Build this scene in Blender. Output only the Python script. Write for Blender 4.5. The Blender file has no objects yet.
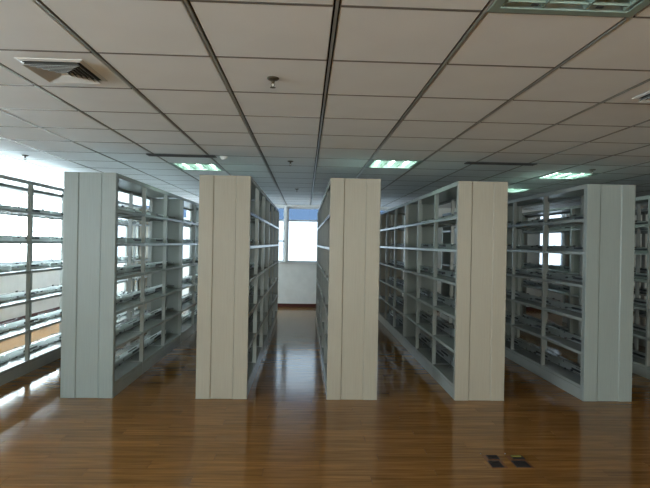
import bpy, bmesh, math, random
from mathutils import Matrix, Vector

random.seed(7)
scene = bpy.context.scene
C = scene.collection

# ------------------------------------------------------------------ camera
CAM_H = 1.6
cam_data = bpy.data.cameras.new('camera')
cam_data.sensor_width = 36.0
cam_data.lens = 504.1 * 36.0 / 650.0
cam_data.clip_start = 0.05
cam = bpy.data.objects.new('camera', cam_data)
C.objects.link(cam)
r_ = Vector((0.99908552, -0.03857356, 0.01844474))
u_ = Vector((-0.01838881, 0.00180429, 0.99982928))
f_ = Vector((0.03860026, 0.99925413, -0.00109332))
cam.matrix_world = Matrix(((r_.x, u_.x, -f_.x, 0), (r_.y, u_.y, -f_.y, 0), (r_.z, u_.z, -f_.z, CAM_H), (0, 0, 0, 1)))
scene.camera = cam

# ------------------------------------------------------------------ world: bright overcast sky
world = bpy.data.worlds.new('overcast_sky')
scene.world = world
world.use_nodes = True
bg = world.node_tree.nodes['Background']
bg.inputs['Color'].default_value = (0.80, 0.93, 1.0, 1)
bg.inputs['Strength'].default_value = 15.0

# ------------------------------------------------------------------ exposure and renderer
vs = scene.view_settings
vs.view_transform = 'Standard'
vs.look = 'None'
vs.exposure = 0.75
vs.gamma = 1.0
vs.use_curve_mapping = False
scene.display_settings.display_device = 'sRGB'
cy = scene.cycles
cy.use_denoising = True
cy.denoiser = 'OPENIMAGEDENOISE'
cy.max_bounces = 10
cy.diffuse_bounces = 6
cy.glossy_bounces = 4
cy.transparent_max_bounces = 12
cy.sample_clamp_indirect = 8.0
cy.caustics_reflective = False
cy.caustics_refractive = False

# ------------------------------------------------------------------ dimensions of the room (metres, camera at x=0 y=0)
CEIL = 2.548
GX, GY, GT = 0.1082, 2.6104, 0.6          # ceiling grid origin and module
XL, XR, YF, YB = -5.4, 12.2, -5.2, 12.60   # inner faces of the walls
SILL, HEAD, TRANSOM = 1.10, 2.51, 2.16
ROW_Y, ROW_W, ROW_H, BAY = 5.15, 0.517, 2.2716, 0.917
ROW_X3, ROW_P = 0.2443, 1.3376

# windows: (wall, start, end)
WIN_LEFT = [(-4.6, -2.3), (-1.9, 0.4), (0.8, 1.8), (5.9, 8.5), (8.75, 12.35)]  # narrow one is unseen, added to light the ceiling and left end panel
WIN_BACK = [(-5.2, -2.93), (-2.73, -0.51), (-0.48, 2.36), (5.95, 6.62)]
WIN_FRONT = [(-0.9, 1.5), (2.6, 5.4)]  # unseen windows added to light the end panels that face the camera


def portal(name, loc, rot, sx, sy):
    l = bpy.data.lights.new(name, 'AREA')
    l.shape = 'RECTANGLE'
    l.size, l.size_y = sx, sy
    l.cycles.is_portal = True
    o = bpy.data.objects.new(name, l)
    o.location = loc
    o.rotation_euler = rot
    C.objects.link(o)


zc, zh = (SILL + HEAD) / 2, HEAD - SILL
for a, b in WIN_LEFT:
    portal('window_daylight', (XL - 0.26, (a + b) / 2, zc), (0, -math.pi / 2, 0), zh, b - a)
for a, b in WIN_BACK:
    portal('window_daylight', ((a + b) / 2, YB + 0.26, zc), (-math.pi / 2, 0, 0), b - a, zh)
for a, b in WIN_FRONT:
    portal('window_daylight', ((a + b) / 2, YF - 0.26, zc), (math.pi / 2, 0, 0), b - a, zh)


# ------------------------------------------------------------------ materials
def new_mat(name):
    m = bpy.data.materials.new(name)
    m.use_nodes = True
    nt = m.node_tree
    return m, nt, nt.nodes['Principled BSDF'], nt.nodes.new, nt.links.new


def plain(name, col, rough=0.5, metal=0.0, spec=0.5, var=0.04, scale=6.0, bump=0.0, bscale=200.0, stretch=(1, 1, 1)):
    m, nt, b, N, L = new_mat(name)
    tc = N('ShaderNodeTexCoord')
    mp = N('ShaderNodeMapping')
    mp.inputs['Scale'].default_value = stretch
    L(tc.outputs['Object'], mp.inputs['Vector'])
    nz = N('ShaderNodeTexNoise')
    nz.inputs['Scale'].default_value = scale
    nz.inputs['Detail'].default_value = 4
    L(mp.outputs[0], nz.inputs['Vector'])
    mr = N('ShaderNodeMapRange')
    mr.inputs['From Min'].default_value = 0.3
    mr.inputs['From Max'].default_value = 0.7
    mr.inputs['To Min'].default_value = 1 - var
    mr.inputs['To Max'].default_value = 1 + var
    L(nz.outputs['Fac'], mr.inputs['Value'])
    mx = N('ShaderNodeMix')
    mx.data_type = 'RGBA'
    mx.blend_type = 'MULTIPLY'
    mx.inputs[0].default_value = 1
    mx.inputs[6].default_value = (*col, 1)
    L(mr.outputs[0], mx.inputs[7])
    L(mx.outputs[2], b.inputs['Base Color'])
    b.inputs['Roughness'].default_value = rough
    b.inputs['Metallic'].default_value = metal
    b.inputs['Specular IOR Level'].default_value = spec
    if bump:
        n2 = N('ShaderNodeTexNoise')
        n2.inputs['Scale'].default_value = bscale
        n2.inputs['Detail'].default_value = 3
        L(tc.outputs['Object'], n2.inputs['Vector'])
        bp = N('ShaderNodeBump')
        bp.inputs['Strength'].default_value = bump
        bp.inputs['Distance'].default_value = 0.002
        L(n2.outputs['Fac'], bp.inputs['Height'])
        L(bp.outputs[0], b.inputs['Normal'])
    return m


M = {}
M['wall'] = plain('white_painted_wall', (0.72, 0.73, 0.71), 0.7, bump=0.15, bscale=120)
M['wall_back'] = plain('grey_white_painted_wall', (0.82, 0.84, 0.83), 0.7, bump=0.15, bscale=120)
M['tile'] = plain('mineral_fibre_ceiling_tile', (0.79, 0.825, 0.84), 0.75, var=0.025, scale=3, bump=0.35, bscale=160)
M['tee'] = plain('grey_ceiling_tee', (0.24, 0.235, 0.215), 0.35, spec=0.5, var=0.03)
M['tee_dark'] = plain('dark_ceiling_cross_tee', (0.115, 0.105, 0.095), 0.45, var=0.03)
M['plenum'] = plain('dark_ceiling_void', (0.02, 0.02, 0.02), 0.9)
M['steel'] = plain('light_grey_enamelled_steel', (0.33, 0.35, 0.335), 0.25, spec=0.5, var=0.03)
M['steel_dark'] = plain('mid_grey_enamelled_steel', (0.23, 0.255, 0.24), 0.4, spec=0.4, var=0.03)
M['end'] = plain('pale_woodgrain_laminate', (0.345, 0.31, 0.25), 0.42, var=0.055, scale=14, stretch=(9, 9, 0.25))
M['end_grey'] = plain('grey_woodgrain_laminate', (0.26, 0.293, 0.28), 0.42, var=0.055, scale=14, stretch=(9, 9, 0.25))
M['dark'] = plain('dark_grey_plastic', (0.035, 0.037, 0.04), 0.4)
M['rod'] = plain('dark_steel_rod', (0.10, 0.10, 0.11), 0.3, metal=0.8)
M['base'] = plain('dark_red_baseboard', (0.07, 0.010, 0.008), 0.5)
M['frame'] = plain('white_aluminium_window_frame', (0.68, 0.70, 0.72), 0.35, spec=0.5)
M['vent'] = plain('light_grey_painted_vent', (0.60, 0.60, 0.58), 0.4)
M['ventdark'] = plain('dark_duct_interior', (0.02, 0.02, 0.02), 0.9)
M['vent_shade'] = plain('shade_painted_vent_face', (0.075, 0.072, 0.066), 0.7, var=0.2, scale=20)  # shade painted onto one face of each diffuser louvre
M['slot'] = plain('black_anodised_slot_vent', (0.035, 0.035, 0.035), 0.5)
M['sprinkler'] = plain('dark_brass_sprinkler', (0.10, 0.085, 0.06), 0.35, metal=0.7)
M['reflector'] = plain('greenish_louvre_aluminium', (0.27, 0.36, 0.32), 0.5, metal=0.2)
M['housing'] = plain('light_fitting_white_metal', (0.55, 0.62, 0.58), 0.4)
M['socketplate'] = plain('brown_floor_socket_plate', (0.20, 0.09, 0.04), 0.2)
M['socketwell'] = plain('dark_floor_socket_well', (0.008, 0.003, 0.005), 0.6)
M['yellow'] = plain('yellow_green_plastic', (0.16, 0.14, 0.02), 0.5)
M['screw'] = plain('bright_steel_screw', (0.8, 0.8, 0.78), 0.25, metal=1.0)
M['detector'] = plain('white_plastic_detector', (0.8, 0.8, 0.78), 0.4)


def translucent_plastic(name, col):
    m = bpy.data.materials.new(name)
    m.use_nodes = True
    nt = m.node_tree
    nt.nodes.clear()
    N, L = nt.nodes.new, nt.links.new
    out = N('ShaderNodeOutputMaterial')
    d = N('ShaderNodeBsdfDiffuse')
    d.inputs['Color'].default_value = (*col, 1)
    t = N('ShaderNodeBsdfTranslucent')
    t.inputs['Color'].default_value = (*col, 1)
    mx = N('ShaderNodeMixShader')
    mx.inputs[0].default_value = 0.72
    L(d.outputs[0], mx.inputs[1])
    L(t.outputs[0], mx.inputs[2])
    L(mx.outputs[0], out.inputs[0])
    return m


M['stop'] = translucent_plastic('milky_plastic_book_stop', (0.72, 0.75, 0.74))


def emit(name, col, s):
    m, nt, b, N, L = new_mat(name)
    b.inputs['Base Color'].default_value = (0.9, 0.9, 0.9, 1)
    b.inputs['Emission Color'].default_value = (*col, 1)
    b.inputs['Emission Strength'].default_value = s
    return m


M['tube_on'] = emit('lit_fluorescent_tube', (0.74, 1.0, 0.88), 16.0)
M['tube_off'] = plain('unlit_fluorescent_tube', (0.36, 0.44, 0.40), 0.4)


def glass(name, tint, refl=0.06):
    m = bpy.data.materials.new(name)
    m.use_nodes = True
    nt = m.node_tree
    nt.nodes.clear()
    N, L = nt.nodes.new, nt.links.new
    out = N('ShaderNodeOutputMaterial')
    t = N('ShaderNodeBsdfTransparent')
    t.inputs['Color'].default_value = (*tint, 1)
    g = N('ShaderNodeBsdfGlossy')
    g.inputs['Roughness'].default_value = 0.03
    lw = N('ShaderNodeLayerWeight')
    lw.inputs['Blend'].default_value = 0.5
    pw = N('ShaderNodeMath'); pw.operation = 'POWER'
    pw.inputs[1].default_value = 5.0
    L(lw.outputs['Facing'], pw.inputs[0])
    ma = N('ShaderNodeMath'); ma.operation = 'MULTIPLY_ADD'
    ma.inputs[1].default_value = 0.6
    ma.inputs[2].default_value = 0.03
    L(pw.outputs[0], ma.inputs[0])
    mx = N('ShaderNodeMixShader')
    L(ma.outputs[0], mx.inputs[0])
    L(t.outputs[0], mx.inputs[1])
    L(g.outputs[0], mx.inputs[2])
    L(mx.outputs[0], out.inputs[0])
    return m


M['glass'] = glass('clear_window_glass', (0.94, 0.96, 0.96))
M['dimglass'] = glass('sky_dimming_window_glass', (0.27, 0.285, 0.30))  # tint added to dim the sky light through the far windows
M['warmglass'] = glass('light_warming_window_glass', (0.90, 0.85, 0.77))  # tint added to warm the light reaching the end panels
M['blueglass'] = glass('blue_tinted_transom_glass', (0.10, 0.125, 0.16))


def floor_material():
    m, nt, b, N, L = new_mat('red_brown_laminate_plank')
    oi = N('ShaderNodeObjectInfo')
    ge = N('ShaderNodeNewGeometry')
    ad = N('ShaderNodeMath'); ad.operation = 'ADD'
    L(oi.outputs['Random'], ad.inputs[0]); L(ge.outputs['Random Per Island'], ad.inputs[1])
    fr = N('ShaderNodeMath'); fr.operation = 'FRACT'
    L(ad.outputs[0], fr.inputs[0])
    # shift the grain from plank to plank
    mu = N('ShaderNodeVectorMath'); mu.operation = 'SCALE'
    mu.inputs[0].default_value = (13.7, 5.1, 9.3)
    L(fr.outputs[0], mu.inputs['Scale'])
    av = N('ShaderNodeVectorMath'); av.operation = 'ADD'
    L(ge.outputs['Position'], av.inputs[0]); L(mu.outputs[0], av.inputs[1])
    mp = N('ShaderNodeMapping')
    mp.inputs['Scale'].default_value = (2.2, 38, 1)
    L(av.outputs[0], mp.inputs['Vector'])
    nz = N('ShaderNodeTexNoise')
    nz.inputs['Scale'].default_value = 1.0
    nz.inputs['Detail'].default_value = 5
    nz.inputs['Distortion'].default_value = 0.2
    L(mp.outputs[0], nz.inputs['Vector'])
    cr = N('ShaderNodeValToRGB')
    e = cr.color_ramp.elements
    e[0].position, e[0].color = 0.30, (0.165, 0.074, 0.018, 1)
    e[1].position, e[1].color = 0.72, (0.32, 0.157, 0.044, 1)
    md = cr.color_ramp.elements.new(0.5)
    md.color = (0.24, 0.112, 0.030, 1)
    L(nz.outputs['Fac'], cr.inputs['Fac'])
    mr = N('ShaderNodeMapRange')
    mr.inputs['To Min'].default_value = 0.86
    mr.inputs['To Max'].default_value = 1.12
    L(fr.outputs[0], mr.inputs['Value'])
    mx = N('ShaderNodeMix'); mx.data_type = 'RGBA'; mx.blend_type = 'MULTIPLY'
    mx.inputs[0].default_value = 1
    L(cr.outputs['Color'], mx.inputs[6]); L(mr.outputs[0], mx.inputs[7])
    L(mx.outputs[2], b.inputs['Base Color'])
    n2 = N('ShaderNodeTexNoise')
    n2.inputs['Scale'].default_value = 3.0
    n2.inputs['Detail'].default_value = 3
    L(ge.outputs['Position'], n2.inputs['Vector'])
    r2 = N('ShaderNodeMapRange')
    r2.inputs['To Min'].default_value = 0.09
    r2.inputs['To Max'].default_value = 0.16
    L(n2.outputs['Fac'], r2.inputs['Value'])
    L(r2.outputs[0], b.inputs['Roughness'])
    bp = N('ShaderNodeBump')
    bp.inputs['Strength'].default_value = 0.01
    bp.inputs['Distance'].default_value = 0.002
    L(nz.outputs['Fac'], bp.inputs['Height'])
    L(bp.outputs[0], b.inputs['Normal'])
    b.inputs['Specular IOR Level'].default_value = 0.30
    return m


M['floor'] = floor_material()
M['subfloor'] = plain('dark_plank_joint', (0.03, 0.013, 0.008), 0.7)


# ------------------------------------------------------------------ helpers
def boxes_mesh(name, boxes, mat):
    """one mesh out of axis-aligned boxes (x0,x1,y0,y1,z0,z1)"""
    v, f = [], []
    for x0, x1, y0, y1, z0, z1 in boxes:
        k = len(v)
        v += [(x0, y0, z0), (x1, y0, z0), (x1, y1, z0), (x0, y1, z0), (x0, y0, z1), (x1, y0, z1), (x1, y1, z1), (x0, y1, z1)]
        f += [(k, k + 3, k + 2, k + 1), (k + 4, k + 5, k + 6, k + 7), (k, k + 1, k + 5, k + 4), (k + 1, k + 2, k + 6, k + 5), (k + 2, k + 3, k + 7, k + 6), (k + 3, k, k + 4, k + 7)]
    me = bpy.data.meshes.new(name)
    me.from_pydata(v, [], f)
    me.materials.append(mat)
    return me


def bevel_mesh(me, w, seg=1):
    bm = bmesh.new(); bm.from_mesh(me)
    bmesh.ops.bevel(bm, geom=bm.edges[:], offset=w, segments=seg, affect='EDGES', clamp_overlap=True)
    bm.to_mesh(me); bm.free()
    return me


def prism_mesh(name, prof, axis, a0, a1, mat):
    """extrude a closed 2-D profile along an axis ('x','y','z')"""
    n = len(prof)
    def P(p, a):
        return {'x': (a, p[0], p[1]), 'y': (p[0], a, p[1]), 'z': (p[0], p[1], a)}[axis]
    v = [P(p, a0) for p in prof] + [P(p, a1) for p in prof]
    f = [tuple(range(n))[::-1], tuple(range(n, 2 * n))] + [(i, (i + 1) % n, n + (i + 1) % n, n + i) for i in range(n)]
    me = bpy.data.meshes.new(name)
    me.from_pydata(v, [], f)
    bm = bmesh.new(); bm.from_mesh(me)
    bmesh.ops.recalc_face_normals(bm, faces=bm.faces[:])
    bm.to_mesh(me); bm.free()
    me.materials.append(mat)
    return me


def lathe_mesh(name, prof, mat, n=20):
    """revolve (r,z) profile about z"""
    v, f = [], []
    for r, z in prof:
        for i in range(n):
            a = 2 * math.pi * i / n
            v.append((r * math.cos(a), r * math.sin(a), z))
    for j in range(len(prof) - 1):
        for i in range(n):
            f.append((j * n + i, j * n + (i + 1) % n, (j + 1) * n + (i + 1) % n, (j + 1) * n + i))
    me = bpy.data.meshes.new(name)
    me.from_pydata(v, [], f)
    bm = bmesh.new(); bm.from_mesh(me)
    bmesh.ops.remove_doubles(bm, verts=bm.verts[:], dist=1e-6)
    bmesh.ops.recalc_face_normals(bm, faces=bm.faces[:])
    bm.to_mesh(me); bm.free()
    for p in me.polygons:
        p.use_smooth = True
    me.materials.append(mat)
    return me


def obj(name, me, parent=None, loc=(0, 0, 0), rotz=0.0):
    o = bpy.data.objects.new(name, me)
    C.objects.link(o)
    o.location = loc
    o.rotation_euler = (0, 0, rotz)
    if parent is not None:
        o.parent = parent
    return o


def thing(name, label, cat, loc=(0, 0, 0), rotz=0.0, group=None):
    o = bpy.data.objects.new(name, None)
    C.objects.link(o)
    o.empty_display_size = 0.2
    o.location = loc
    o.rotation_euler = (0, 0, rotz)
    o['label'] = label
    o['category'] = cat
    if group:
        o['group'] = group
    return o


def struct(name, me, label, cat, loc=(0, 0, 0)):
    o = obj(name, me, None, loc)
    o['kind'] = 'structure'
    o['label'] = label
    o['category'] = cat
    return o


# ------------------------------------------------------------------ floor
floor = struct('floor', boxes_mesh('floor', [(XL - 0.3, XR + 0.3, YF - 0.3, YB + 0.3, -0.12, -0.0015)], M['subfloor']),
               'glossy red-brown laminate plank floor', 'floor')
PW, PL = 0.122, 1.215


def plank_mesh(w=PW - 0.0012, l=PL - 0.0012):
    c = 0.0012
    x, y = l / 2, w / 2
    v = [(-x, -y, -0.0015), (x, -y, -0.0015), (x, y, -0.0015), (-x, y, -0.0015),
         (-x, -y, -c), (x, -y, -c), (x, y, -c), (-x, y, -c),
         (-x + c, -y + c, 0), (x - c, -y + c, 0), (x - c, y - c, 0), (-x + c, y - c, 0)]
    f = []
    for k in (0, 4):
        for i in range(4):
            j = (i + 1) % 4
            f.append((k + i, k + j, k + 4 + j, k + 4 + i))
    f.append((8, 9, 10, 11))
    return v, f


pv, pf = plank_mesh()
plank_me = bpy.data.meshes.new('plank')
plank_me.from_pydata(pv, [], pf)
plank_me.materials.append(M['floor'])
near, rest = [], []
j = 0
y = YF + PW / 2
while y < YB:
    off = (j * 0.4057 + random.uniform(-0.05, 0.05)) % PL
    x = XL - PL + off
    while x < XR + PL / 2:
        if XL < x - PL / 2 + 0.9 and x + PL / 2 - 0.9 < XR:
            vis = 2.95 < y < 6.6 and abs(x - 0.04 * y) < 0.68 * y + PL / 2
            (near if vis else rest).append((x, y))
        x += PL
    y += PW
    j += 1
for x, y in near:
    obj('plank', plank_me, floor, (x, y, 0))
v, f = [], []
for x, y in rest:
    k = len(v)
    v += [(min(max(a + x, XL), XR), min(b + y, YB), c) for a, b, c in pv]
    f += [tuple(i + k for i in q) for q in pf]
me = bpy.data.meshes.new('plank_field')
me.from_pydata(v, [], f)
me.materials.append(M['floor'])
o = obj('plank_field', me, floor)
o['kind'] = 'stuff'


# ------------------------------------------------------------------ walls with window openings
def wall_boxes(wins, a0, a1, t0, t1, axis):
    bx = []
    def add(s0, s1, z0, z1):
        bx.append((t0, t1, s0, s1, z0, z1) if axis == 'y' else (s0, s1, t0, t1, z0, z1))
    top = CEIL + 0.25
    add(a0, a1, -0.1, SILL)
    add(a0, a1, HEAD, top)
    e = a0
    for s, q in sorted(wins):
        add(e, s, SILL, HEAD)
        e = q
    add(e, a1, SILL, HEAD)
    return bx


T = 0.25
struct('wall_left', boxes_mesh('wall_left', wall_boxes(WIN_LEFT, YF - T, YB + T, XL - T, XL, 'y'), M['wall']), 'white left wall with a row of wide windows', 'wall')
struct('wall_back', boxes_mesh('wall_back', wall_boxes(WIN_BACK, XL, XR, YB, YB + T, 'x'), M['wall_back']), 'pale grey far wall under the windows at the end of the aisle', 'wall')
struct('wall_front', boxes_mesh('wall_front', wall_boxes(WIN_FRONT, XL, XR, YF - T, YF, 'x'), M['wall']), 'white wall behind the viewer with added windows', 'wall')
struct('wall_right', boxes_mesh('wall_right', [(XR, XR + T, YF - T, YB + T, -0.1, CEIL + 0.25)], M['wall']), 'plain white wall far to the right', 'wall')
struct('baseboard_back', bevel_mesh(boxes_mesh('baseboard_back', [(XL, XR, YB - 0.015, YB, 0, 0.085)], M['base']), 0.004), 'dark red baseboard along the far wall', 'baseboard')
struct('baseboard_left', bevel_mesh(boxes_mesh('baseboard_left', [(XL, XL + 0.015, YF, YB - 0.016, 0, 0.10)], M['base']), 0.004), 'dark red baseboard along the left window wall', 'baseboard')


WIN_LABEL = ['left wall window behind the viewer, nearest the back corner', 'left wall window behind the viewer, level with the camera', 'narrow added left wall window beside the open floor',
             'bright left wall window beside the start of the shelving rows', 'wide overexposed left wall window seen through the leftmost shelving',
             'far wall window behind the two left shelving rows', 'far wall window with an opening sash just left of the aisle end',
             'wide far wall window at the end of the central aisle with blue upper panes', 'small bright far wall window glimpsed through the right shelving',
             'added warm light window behind the viewer, left one', 'added warm light window behind the viewer, right one']


def window(n, wall, a, b, verts, bars, transom):
    """frame with mullions at verts, horizontal bars (s0,s1,z); panes are children"""
    w, d = 0.05, 0.06
    def bx(s0, s1, z0, z1, t=d):
        if wall == 'left':
            return (XL - 0.12 - t / 2, XL - 0.12 + t / 2, s0, s1, z0, z1)
        if wall == 'back':
            return (s0, s1, YB + 0.12 - t / 2, YB + 0.12 + t / 2, z0, z1)
        return (s0, s1, YF - 0.12 - t / 2, YF - 0.12 + t / 2, z0, z1)
    fr = [bx(a, b, SILL, SILL + w), bx(a, b, HEAD - w, HEAD), bx(a, a + w, SILL + w, HEAD - w), bx(b - w, b, SILL + w, HEAD - w)]
    edges = [a + w / 2] + list(verts) + [b - w / 2]
    for m in verts:
        fr.append(bx(m - w / 2, m + w / 2, SILL + w, HEAD - w))
    if transom:
        for s, q in zip(edges, edges[1:]):
            fr.append(bx(s + w / 2, q - w / 2, TRANSOM - 0.02, TRANSOM + 0.02))
    for s, q, z in bars:
        fr.append(bx(s, q, z - 0.018, z + 0.018))
    root = struct('window_%d' % n, boxes_mesh('window_frame', fr, M['frame']),
                  WIN_LABEL[n - 1], 'window')
    for s, q in zip(edges, edges[1:]):
        if transom:
            obj('pane', boxes_mesh('pane', [bx(s + w / 2, q - w / 2, SILL + w, TRANSOM - 0.02, 0.006)], M['dimglass']), root)
            p = obj('transom_pane', boxes_mesh('transom_pane', [bx(s + w / 2, q - w / 2, TRANSOM + 0.02, HEAD - w, 0.006)], M['blueglass']), root)
            p['label'] = 'blue tinted upper pane'
        else:
            obj('pane', boxes_mesh('pane', [bx(s + w / 2, q - w / 2, SILL + w, HEAD - w, 0.006)], M[{'front': 'warmglass', 'back': 'dimglass', 'left': 'glass'}[wall]]), root)
    if wall == 'left':
        sl = boxes_mesh('window_sill', [(XL - 0.09, XL + 0.05, a - 0.05, b + 0.05, SILL - 0.03, SILL)], M['wall'])
    elif wall == 'back':
        sl = boxes_mesh('window_sill', [(a - 0.03, b + 0.03, YB - 0.04, YB + 0.09, SILL - 0.03, SILL)], M['wall'])
    else:
        return root
    obj('window_sill', sl, root)
    return root


n = 1
for a, b in WIN_LEFT:
    k = 3 if b - a > 2.6 else 2
    window(n, 'left', a, b, [a + (b - a) * i / k for i in range(1, k)], [], False)
    n += 1
for a, b in WIN_BACK:
    if b - a < 1.2:
        ve, ba = [], []
    else:
        ve = [a + (b - a) * i / 3 for i in range(1, 3)]
        ba = [(ve[1], b, 1.64)] if abs(b + 0.51) < 0.01 else []
    window(n, 'back', a, b, ve, ba, b - a > 1.2)
    n += 1
for a, b in WIN_FRONT:
    window(n, 'front', a, b, [(a + b) / 2], [], False)
    n += 1

# ------------------------------------------------------------------ ceiling: void, tees and tiles
ceiling = struct('ceiling', boxes_mesh('ceiling', [(XL, XR, YF, YB, CEIL + 0.16, CEIL + 0.25)], M['plenum']),
                 'suspended ceiling of square grey tiles in a dark grid', 'ceiling')
TROFFERS = [  # tile column and row on the grid, lit, label
    (1, -2, False, 'unlit recessed louvre light cut by the top edge of the photo'),
    (1, 5, True, 'lit square ceiling light above the middle shelving row'),
    (-3, 6, True, 'lit square ceiling light above the second end panel from the left'),
    (5, 6, True, 'larger lit ceiling light seen above the rightmost end panel'),
    (5, 9, True, 'small distant lit ceiling light between the two right end panels'),
]
light_cells = {(i, j) for i, j, a, b in TROFFERS}
SLOTS = [(-3, 4, -1.75, -1.02), (3, 4, 1.80, 2.58)]
i0, i1 = math.floor((XL - GX) / GT), math.ceil((XR - GX) / GT)
j0, j1 = math.floor((YF - GY) / GT), math.ceil((YB - GY) / GT)
TW, TD = GT - 0.030, GT - 0.014      # reveal beside the main tees, tight against the cross tees


def tile_boxes(i, j):
    x0, y0 = GX + i * GT + 0.015, GY + j * GT + 0.007
    return (max(x0, XL), min(x0 + TW, XR), max(y0, YF), min(y0 + TD, YB), CEIL, CEIL + 0.016)


def chamfer_tile():
    c = 0.004
    x, y = TW / 2, TD / 2
    v = [(-x, -y, 0.016), (x, -y, 0.016), (x, y, 0.016), (-x, y, 0.016), (-x, -y, c), (x, -y, c), (x, y, c), (-x, y, c),
         (-x + c, -y + c, 0), (x - c, -y + c, 0), (x - c, y - c, 0), (-x + c, y - c, 0)]
    f = [(0, 1, 2, 3)]
    for k in (0, 4):
        for a in range(4):
            b = (a + 1) % 4
            f.append((k + b, k + a, k + 4 + a, k + 4 + b))
    f.append((11, 10, 9, 8))
    me = bpy.data.meshes.new('ceiling_tile')
    me.from_pydata(v, [], f)
    me.materials.append(M['tile'])
    return me


tile_me = chamfer_tile()
rest = []
ntile = 0
for i in range(i0, i1):
    for j in range(j0, j1):
        if (i, j) in light_cells:
            continue
        x, y = GX + (i + 0.5) * GT, GY + (j + 0.5) * GT
        full = x - 0.3 > XL and x + 0.3 < XR and y + 0.3 < YB and y - 0.3 > YF
        if full and 1.3 < y < 10.9 and abs(x - 0.04 * y) < 0.67 * y + 0.35:
            obj('ceiling_tile', tile_me, ceiling, (x, y, CEIL))
            ntile += 1
        else:
            b = tile_boxes(i, j)
            if b[1] - b[0] > 0.01 and b[3] - b[2] > 0.01:
                rest.append(b)
o = obj('ceiling_tile_field', boxes_mesh('ceiling_tile_field', rest, M['tile']), ceiling)
o['kind'] = 'stuff'
for i in range(i0 + 1, i1):
    x = GX + i * GT
    if XL < x < XR:
        obj('main_tee', boxes_mesh('main_tee', [(x - 0.006, x + 0.006, YF, YB, CEIL - 0.002, CEIL + 0.012)], M['tee']), ceiling)
cross = [(GX + i * GT + 0.0165, GX + (i + 1) * GT - 0.0165) for i in range(i0, i1)]
for j in range(j0 + 1, j1):
    y = GY + j * GT
    if YF < y < YB:
        bx = [(max(XL, s), min(XR, q), y - 0.0065, y + 0.0065, CEIL - 0.001, CEIL + 0.012) for s, q in cross if min(XR, q) > max(XL, s)]
        obj('cross_tee', boxes_mesh('cross_tee', bx, M['tee_dark']), ceiling)


# ------------------------------------------------------------------ recessed ceiling lights
def troffer_meshes():
    s = GT / 2 - 0.012
    h = 0.085
    w = 0.012
    out = {}
    out['housing'] = boxes_mesh('housing', [(-s, s, -s, s, h, h + 0.01), (-s, -s + w, -s, s, 0, h), (s - w, s, -s, s, 0, h), (-s + w, s - w, -s, -s + w, 0, h), (-s + w, s - w, s - w, s, 0, h)], M['housing'])
    e = 0.03
    out['trim_frame'] = boxes_mesh('trim_frame', [(-s - 0.008, s + 0.008, -s - 0.008, -s + e, -0.004, 0.0), (-s - 0.008, s + 0.008, s - e, s + 0.008, -0.004, 0.0),
                                                  (-s - 0.008, -s + e, -s + e, s - e, -0.004, 0.0), (s - e, s + 0.008, -s + e, s - e, -0.004, 0.0)], M['reflector'])
    q = s - e
    cw = 2 * q / 3
    # lengthways V blades and the wedge blades across
    bl = []
    out['long_blade'] = prism_mesh('long_blade', [(-0.004, 0.002), (0.004, 0.002), (0.006, 0.02), (-0.006, 0.02)], 'y', -q, q, M['reflector'])
    out['cross_blade'] = prism_mesh('cross_blade', [(-0.0015, 0.002), (0.0015, 0.002), (0.003, 0.012), (-0.003, 0.012)], 'x', -cw / 2 + 0.007, cw / 2 - 0.007, M['reflector'])
    n = 10
    prof = [(0.011 * math.cos(2 * math.pi * k / n), 0.026 + 0.011 * math.sin(2 * math.pi * k / n)) for k in range(n)]
    arc = [((cw / 2 - 0.007) * math.cos(math.pi * k / 12), 0.006 + 0.038 * math.sin(math.pi * k / 12)) for k in range(13)]
    arc += [(x * 1.01, z + 0.003) for x, z in arc[::-1]]
    out['reflector'] = prism_mesh('reflector', arc, 'y', -q, q, M['reflector'])
    out['tube_on'] = prism_mesh('tube', prof, 'y', -q + 0.01, q - 0.01, M['tube_on'])
    out['tube_off'] = prism_mesh('tube', prof, 'y', -q + 0.01, q - 0.01, M['tube_off'])
    out['clip'] = boxes_mesh('clip', [(-0.013, 0.013, -0.008, 0.008, -0.002, 0.002)], M['dark'])
    return out, q, cw, s


TM, tq, tcw, ts = troffer_meshes()
for i, j, on, lab in TROFFERS:
    t = thing('ceiling_light', lab, 'ceiling light', (GX + (i + 0.5) * GT, GY + (j + 0.5) * GT, CEIL), 0, 'recessed ceiling lights')
    obj('housing', TM['housing'], t)
    obj('trim_frame', TM['trim_frame'], t)
    for k in (-1.5, -0.5, 0.5, 1.5):
        obj('long_blade', TM['long_blade'], t, (k * tcw * (0.955 if abs(k) > 1 else 1), 0, 0))
    for k in (-1, 0, 1):
        obj('reflector', TM['reflector'], t, (k * tcw, 0, 0))
        tb = obj('tube', TM['tube_on' if on else 'tube_off'], t, (k * tcw, 0, 0))
        if on:
            tb['label'] = 'glowing fluorescent tube'
        for m in range(6):
            obj('cross_blade', TM['cross_blade'], t, (k * tcw, -tq + (m + 0.5) * 2 * tq / 6, 0))
    if not on:
        for k in (-0.45, 0.45):
            obj('clip', TM['clip'], t, (k * ts, ts - 0.06, 0))


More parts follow.
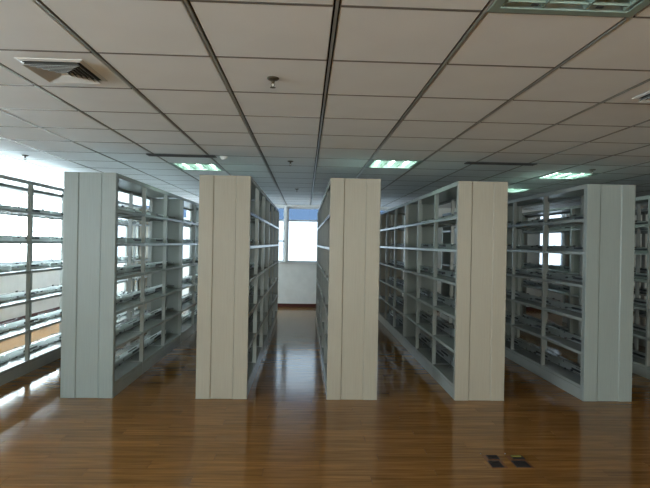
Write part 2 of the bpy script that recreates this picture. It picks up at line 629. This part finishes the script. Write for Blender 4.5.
# ------------------------------------------------------------------ square air diffusers
def diffuser(loc, label, s=0.175):
    t = thing('air_diffuser', label, 'air vent', loc, 0, 'square four-way air diffusers')
    obj('duct_backing', boxes_mesh('duct_backing', [(-s + 0.02, s - 0.02, -s + 0.02, s - 0.02, -0.004, -0.002)], M['ventdark']), t)
    def ring(a, z0, b, z1, th=0.0025, vent_shade=False):
        """square funnel from half-size a at z0 to b at z1"""
        v = []
        for h, z in ((a, z0), (b, z1), (b, z1 + th), (a, z0 + th)):
            v += [(-h, -h, z), (h, -h, z), (h, h, z), (-h, h, z)]
        f = []
        for k in range(4):
            for e in range(4):
                e2 = (e + 1) % 4
                f.append((k * 4 + e, k * 4 + e2, ((k + 1) % 4) * 4 + e2, ((k + 1) % 4) * 4 + e))
        me = bpy.data.meshes.new('ring')
        me.from_pydata(v, [], f)
        me.materials.append(M['vent'])
        me.materials.append(M['vent_shade'])
        if vent_shade:
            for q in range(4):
                me.polygons[8 + q].material_index = 1  # upper louvre faces get the painted shade
        bm = bmesh.new(); bm.from_mesh(me)
        bmesh.ops.recalc_face_normals(bm, faces=bm.faces[:])
        bm.to_mesh(me); bm.free()
        return me
    obj('flange', ring(s, -0.003, s - 0.020, -0.009, 0.003), t)
    for k in range(6):
        a = s - 0.026 - k * 0.023
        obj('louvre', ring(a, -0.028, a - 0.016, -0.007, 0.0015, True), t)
    obj('centre_cap', boxes_mesh('centre_cap', [(-0.02, 0.02, -0.02, 0.02, -0.022, -0.012)], M['vent']), t)
    return t


diffuser((-1.375, 2.89, CEIL), 'square four-way air diffuser in the ceiling at upper left')
diffuser((2.225, 2.91, CEIL), 'square air diffuser in the ceiling cut by the right edge', 0.19)

# linear slot vents
for k, (i, j, xa, xb) in enumerate(SLOTS):
    t = thing('slot_vent', ['long black slot vent in the ceiling ahead of the left lit light', 'long black slot vent in the ceiling over the right aisle'][k], 'air vent',
              ((xa + xb) / 2, 5.63, CEIL - 0.0035), 0, 'linear slot vents')
    L = (xb - xa) / 2
    obj('backing', boxes_mesh('backing', [(-L, L, -0.05, 0.05, 0.0, 0.0015)], M['slot']), t)
    obj('rim', boxes_mesh('rim', [(-L, L, -0.058, -0.05, -0.010, 0.001), (-L, L, 0.05, 0.058, -0.010, 0.001), (-L - 0.008, -L, -0.058, 0.058, -0.010, 0.001), (L, L + 0.008, -0.058, 0.058, -0.010, 0.001)], M['slot']), t)
    for q in (-0.025, 0, 0.025):
        obj('blade', boxes_mesh('blade', [(-L, L, q - 0.002, q + 0.002, -0.009, 0.0)], M['slot']), t)

# ------------------------------------------------------------------ sprinklers, detector
SP = {
    'escutcheon': lathe_mesh('escutcheon', [(0.0, 0.0), (0.036, 0.0), (0.036, -0.003), (0.028, -0.010), (0.014, -0.013), (0.0, -0.013)], M['sprinkler']),
    'body': lathe_mesh('body', [(0.0, -0.012), (0.010, -0.012), (0.010, -0.026), (0.006, -0.030), (0.0, -0.030)], M['sprinkler'], 12),
    'frame_arm': prism_mesh('frame_arm', [(0.006, -0.028), (0.012, -0.034), (0.010, -0.046), (0.002, -0.054), (0.0, -0.051), (0.007, -0.045), (0.009, -0.035), (0.004, -0.030)], 'y', -0.0025, 0.0025, M['sprinkler']),
    'bulb': lathe_mesh('bulb', [(0.0, -0.030), (0.0025, -0.032), (0.0025, -0.048), (0.0, -0.050)], M['detector'], 8),
    'deflector': lathe_mesh('deflector', [(0.0, -0.053), (0.016, -0.053), (0.016, -0.0555), (0.0, -0.0555)], M['sprinkler'], 16),
}
for x, y, lab in ((-0.205, 2.92, 'pendent sprinkler head near the middle of the ceiling, the largest one'),
                  (-0.192, 5.86, 'small sprinkler head in the ceiling over the central aisle'),
                  (-0.17, 8.85, 'tiny farthest sprinkler head above the aisle end window'),
                  (-3.23, 5.91, 'sprinkler head in the overexposed ceiling at far left'),
                  (3.43, 5.93, 'sprinkler head beside the lit light at right')):
    t = thing('sprinkler', lab, 'sprinkler', (x, y, CEIL), 0, 'ceiling sprinklers')
    for nme in ('escutcheon', 'body', 'bulb', 'deflector'):
        obj(nme, SP[nme], t)
    obj('frame_arm', SP['frame_arm'], t)
    obj('frame_arm', SP['frame_arm'], t, (0, 0, 0), math.pi)
t = thing('smoke_detector', 'small white smoke detector at the end of the left slot vent', 'detector', (-0.93, 5.66, CEIL))
obj('base', lathe_mesh('base', [(0, 0), (0.045, 0), (0.045, -0.012), (0, -0.012)], M['detector']), t)
obj('dome', lathe_mesh('dome', [(0, -0.012), (0.036, -0.012), (0.032, -0.028), (0.02, -0.036), (0, -0.038)], M['detector']), t)

# ------------------------------------------------------------------ library shelving rows
W2 = ROW_W / 2
NB = 6
Y1 = 0.034                                  # shelving starts behind the end panel
LEN = Y1 + NB * BAY + 0.02
SHELF_Z = [0.150, 0.505, 0.860, 1.212, 1.562, 1.912]
SH = {}
SH['backing_sheet'] = boxes_mesh('backing_sheet', [(-W2, W2, 0.022, 0.034, 0.0, ROW_H)], M['end'])
g, c = 0.109, 0.010
SH['side_board'] = prism_mesh('side_board', [(-W2, 0.022), (-W2, 0.003), (-W2 + 0.003, 0.0), (-g - c, 0.0), (-g, c), (-g, 0.022)], 'z', 0.002, ROW_H, M['end'])
SH['centre_board'] = boxes_mesh('centre_board', [(-g + 0.001, g - 0.001, 0.008, 0.022, 0.002, ROW_H)], M['end'])
pz0, pz1 = 0.0, ROW_H - 0.02
SHG = {}
for key in ('backing_sheet', 'side_board', 'centre_board'):
    SHG[key] = SH[key].copy()
    SHG[key].materials[0] = M['end_grey']
SH['edge_post'] = prism_mesh('edge_post', [(-W2 + 0.001, -0.014), (-W2 + 0.001, 0.014), (-W2 + 0.045, 0.014), (-W2 + 0.045, 0.010), (-W2 + 0.005, 0.010), (-W2 + 0.005, -0.010), (-W2 + 0.045, -0.010), (-W2 + 0.045, -0.014)], 'z', pz0, pz1, M['steel'])
SH['wide_post'] = boxes_mesh('wide_post', [(-W2, -W2 + 0.05, -0.024, 0.024, pz0, pz1)], M['steel'])
SH['centre_post'] = boxes_mesh('centre_post', [(-0.018, 0.018, -0.016, 0.016, pz0, pz1)], M['steel'])
SH['side_panel'] = boxes_mesh('side_panel', [(-W2 + 0.05, -0.018, -0.010, 0.010, 0.03, pz1)], M['steel_dark'])
sl = BAY / 2 - 0.0165
# one shelf, on the -x side of the row, y centred on the bay, top at z=0
xi, xo = -0.024, -W2 + 0.004
SH['shelf'] = boxes_mesh('shelf', [(xo, xi, -sl, sl, -0.006, 0.0), (xo, xo + 0.012, -sl, sl, -0.030, -0.006), (xi - 0.006, xi, -sl, sl, -0.022, -0.006),
                                   (xo + 0.012, xi - 0.006, -sl, -sl + 0.004, -0.022, -0.006), (xo + 0.012, xi - 0.006, sl - 0.004, sl, -0.022, -0.006)], M['steel'])
hb, hs0, hs1, hw = 0.064, 0.024, 0.048, 0.165
SH['back_stop'] = boxes_mesh('back_stop', [(xi - 0.006, xi - 0.002, -sl, sl, 0.0, hs0), (xi - 0.006, xi - 0.002, -sl, sl, hs1, hb),
                                           (xi - 0.006, xi - 0.002, -sl, -hw, hs0, hs1), (xi - 0.006, xi - 0.002, hw, sl, hs0, hs1)], M['stop'])
SH['slot_grip'] = boxes_mesh('slot_grip', [(xi - 0.0055, xi - 0.0025, -hw, hw, hs0, hs1), (xi - 0.010, xi - 0.0055, -hw, hw, hs0, hs0 + 0.004)], M['dark'])


def rod_mesh():
    n = 6
    v, f = [], []
    pts = [(-0.40, 0.045, 0.0026), (-0.05, 0.060, 0.0026), (-0.05, 0.060, 0.011), (-0.02, 0.060, 0.011), (-0.02, 0.060, 0.0026), (0.10, 0.046, 0.0026), (0.10, 0.046, 0.010), (0.13, 0.044, 0.010)]
    pts = [(-0.425, 0.045, 0.009), (-0.405, 0.045, 0.009)] + pts
    xr = -0.135
    for yy, zz, r in pts:
        for k in range(n):
            a = 2 * math.pi * k / n
            v.append((xr + r * math.cos(a), yy, zz + r * math.sin(a)))
    for j in range(len(pts) - 1):
        for k in range(n):
            f.append((j * n + k, j * n + (k + 1) % n, (j + 1) * n + (k + 1) % n, (j + 1) * n + k))
    f += [tuple(range(n)), tuple(range((len(pts) - 1) * n, len(pts) * n))]
    me = bpy.data.meshes.new('book_rod')
    me.from_pydata(v, [], f)
    bm = bmesh.new(); bm.from_mesh(me)
    bmesh.ops.recalc_face_normals(bm, faces=bm.faces[:])
    bm.to_mesh(me); bm.free()
    me.materials.append(M['rod'])
    return me


SH['book_rod'] = rod_mesh()
SH['plinth'] = boxes_mesh('plinth', [(-W2 + 0.003, -W2 + 0.010, Y1, LEN, 0.0, 0.116)], M['steel'])
SH['top_panel'] = boxes_mesh('top_panel', [(-W2, W2, Y1, LEN, ROW_H - 0.012, ROW_H), (-W2, -W2 + 0.008, Y1, LEN, ROW_H - 0.045, ROW_H - 0.012), (W2 - 0.008, W2, Y1, LEN, ROW_H - 0.045, ROW_H - 0.012)], M['steel'])

ROWS = [
    (0, 0.0, 'open steel shelving row backlit by windows at the far left, cut by the frame'),
    (1, 0.0, 'double-sided shelving row with the bluish grey end panel, first panel from the left'),
    (2, 0.008, 'double-sided shelving row with beige end panel, left of the central aisle'),
    (3, 0.0, 'double-sided shelving row with beige end panel, right of the central aisle'),
    (4, -0.012, 'double-sided shelving row with pale end panel, second end panel from the right'),
    (5, 0.008, 'double-sided shelving row with greenish grey end panel, last panel on the right'),
    (6, 0.0, 'dim shelving row just showing behind the last end panel at the right edge'),
    (7, 0.0, 'dark shelving row farthest right, glimpsed only through the shelving before it'),
]
for k, dx, lab in ROWS:
    t = thing('library_shelving', lab, 'bookshelf', (ROW_X3 + (k - 3) * ROW_P + W2 + dx, ROW_Y, 0), 0, 'parallel library shelving rows')
    for yy, rz in ((0.0, 0.0), (LEN + Y1, math.pi)):
        EP = SHG if k in (1, 5) else SH
        ep = obj('end_panel', EP['backing_sheet'], t, (0, yy, 0), rz)
        ep['label'] = 'grey wood-grain end panel with two vertical grooves' if k in (1, 5) else 'pale beige wood-grain end panel with two vertical grooves'
        a = obj('side_board', EP['side_board'], ep)
        b = obj('side_board', EP['side_board'], ep)
        b.scale = (-1, 1, 1)
        obj('centre_board', EP['centre_board'], ep)
    obj('top_panel', SH['top_panel'], t)
    obj('plinth', SH['plinth'], t)
    obj('plinth', SH['plinth'], t, (0, LEN + Y1, 0), math.pi)
    for d in range(NB + 1):
        yd = Y1 + 0.01 + d * BAY
        if d == 0: yd += 0.005
        closed = d in (0, 3, 6)
        for rz in (0.0, math.pi):
            if d == 3:
                obj('post', SH['wide_post'], t, (0, yd, 0), rz)
            else:
                obj('post', SH['edge_post'], t, (0, yd, 0), rz)
            if d == 3:
                obj('side_panel', SH['side_panel'], t, (0, yd, 0), rz)
        if closed:
            obj('post', SH['centre_post'], t, (0, yd + (0.005 if d == 0 else (-0.005 if d == NB else 0)), 0))
    for bay in range(NB):
        yb = Y1 + 0.01 + (bay + 0.5) * BAY
        for z in SHELF_Z:
            for rz in (0.0, math.pi):
                s = obj('shelf', SH['shelf'], t, (0, yb, z), rz)
                obj('back_stop', SH['back_stop'], s)
                obj('slot_grip', SH['slot_grip'], s)
                obj('book_rod', SH['book_rod'], s)

# ------------------------------------------------------------------ floor sockets
def socket_box(wells, lab, dots, tint):
    xs = [q for w in wells for q in (w[0], w[1])]
    ys = [q for w in wells for q in (w[2], w[3])]
    cx, cyy = (min(xs) + max(xs)) / 2, (min(ys) + max(ys)) / 2
    t = thing('floor_socket', lab, 'floor socket', (cx, cyy, 0), 0, 'floor socket boxes')
    x0, x1, y0, y1 = min(xs) - 0.012 - cx, max(xs) + 0.012 - cx, min(ys) - 0.012 - cyy, max(ys) + 0.02 - cyy
    obj('cover_plate', bevel_mesh(boxes_mesh('cover_plate', [(x0, x1, y0, y1, 0.0, 0.003)], M['socketplate']), 0.001), t)
    for w in wells:
        a, b, c_, d = w[0] - cx, w[1] - cx, w[2] - cyy, w[3] - cyy
        r = 0.006
        wl = obj('socket_well', boxes_mesh('socket_well', [(a, b, c_, d, 0.003, 0.0042)], M['socketwell']), t)
        obj('well_rim', boxes_mesh('well_rim', [(a - r, b + r, c_ - r, c_, 0.003, 0.007), (a - r, b + r, d, d + r, 0.003, 0.007), (a - r, a, c_, d, 0.003, 0.007), (b, b + r, c_, d, 0.003, 0.007)], M['socketwell']), wl)
    if tint:
        obj('cable_tab', boxes_mesh('cable_tab', [(-0.03, 0.045, y1 - 0.03, y1 - 0.012, 0.003, 0.012)], M['yellow']), t)
    for x, y in dots:
        obj('screw', lathe_mesh('screw', [(0, 0.009), (0.005, 0.007), (0.006, 0.003), (0, 0.003)], M['screw'], 10), t, (x - cx, y - cyy, -0.003))


socket_box([(1.412, 1.482, 3.736, 3.792), (1.388, 1.462, 3.598, 3.694)], 'dark twin floor socket nearer the left, set in the plank floor', [(1.377, 3.832)], False)
socket_box([(1.598, 1.676, 3.736, 3.778), (1.568, 1.660, 3.600, 3.694)], 'dark twin floor socket on the right with a yellowish tab', [(1.569, 3.833)], True)
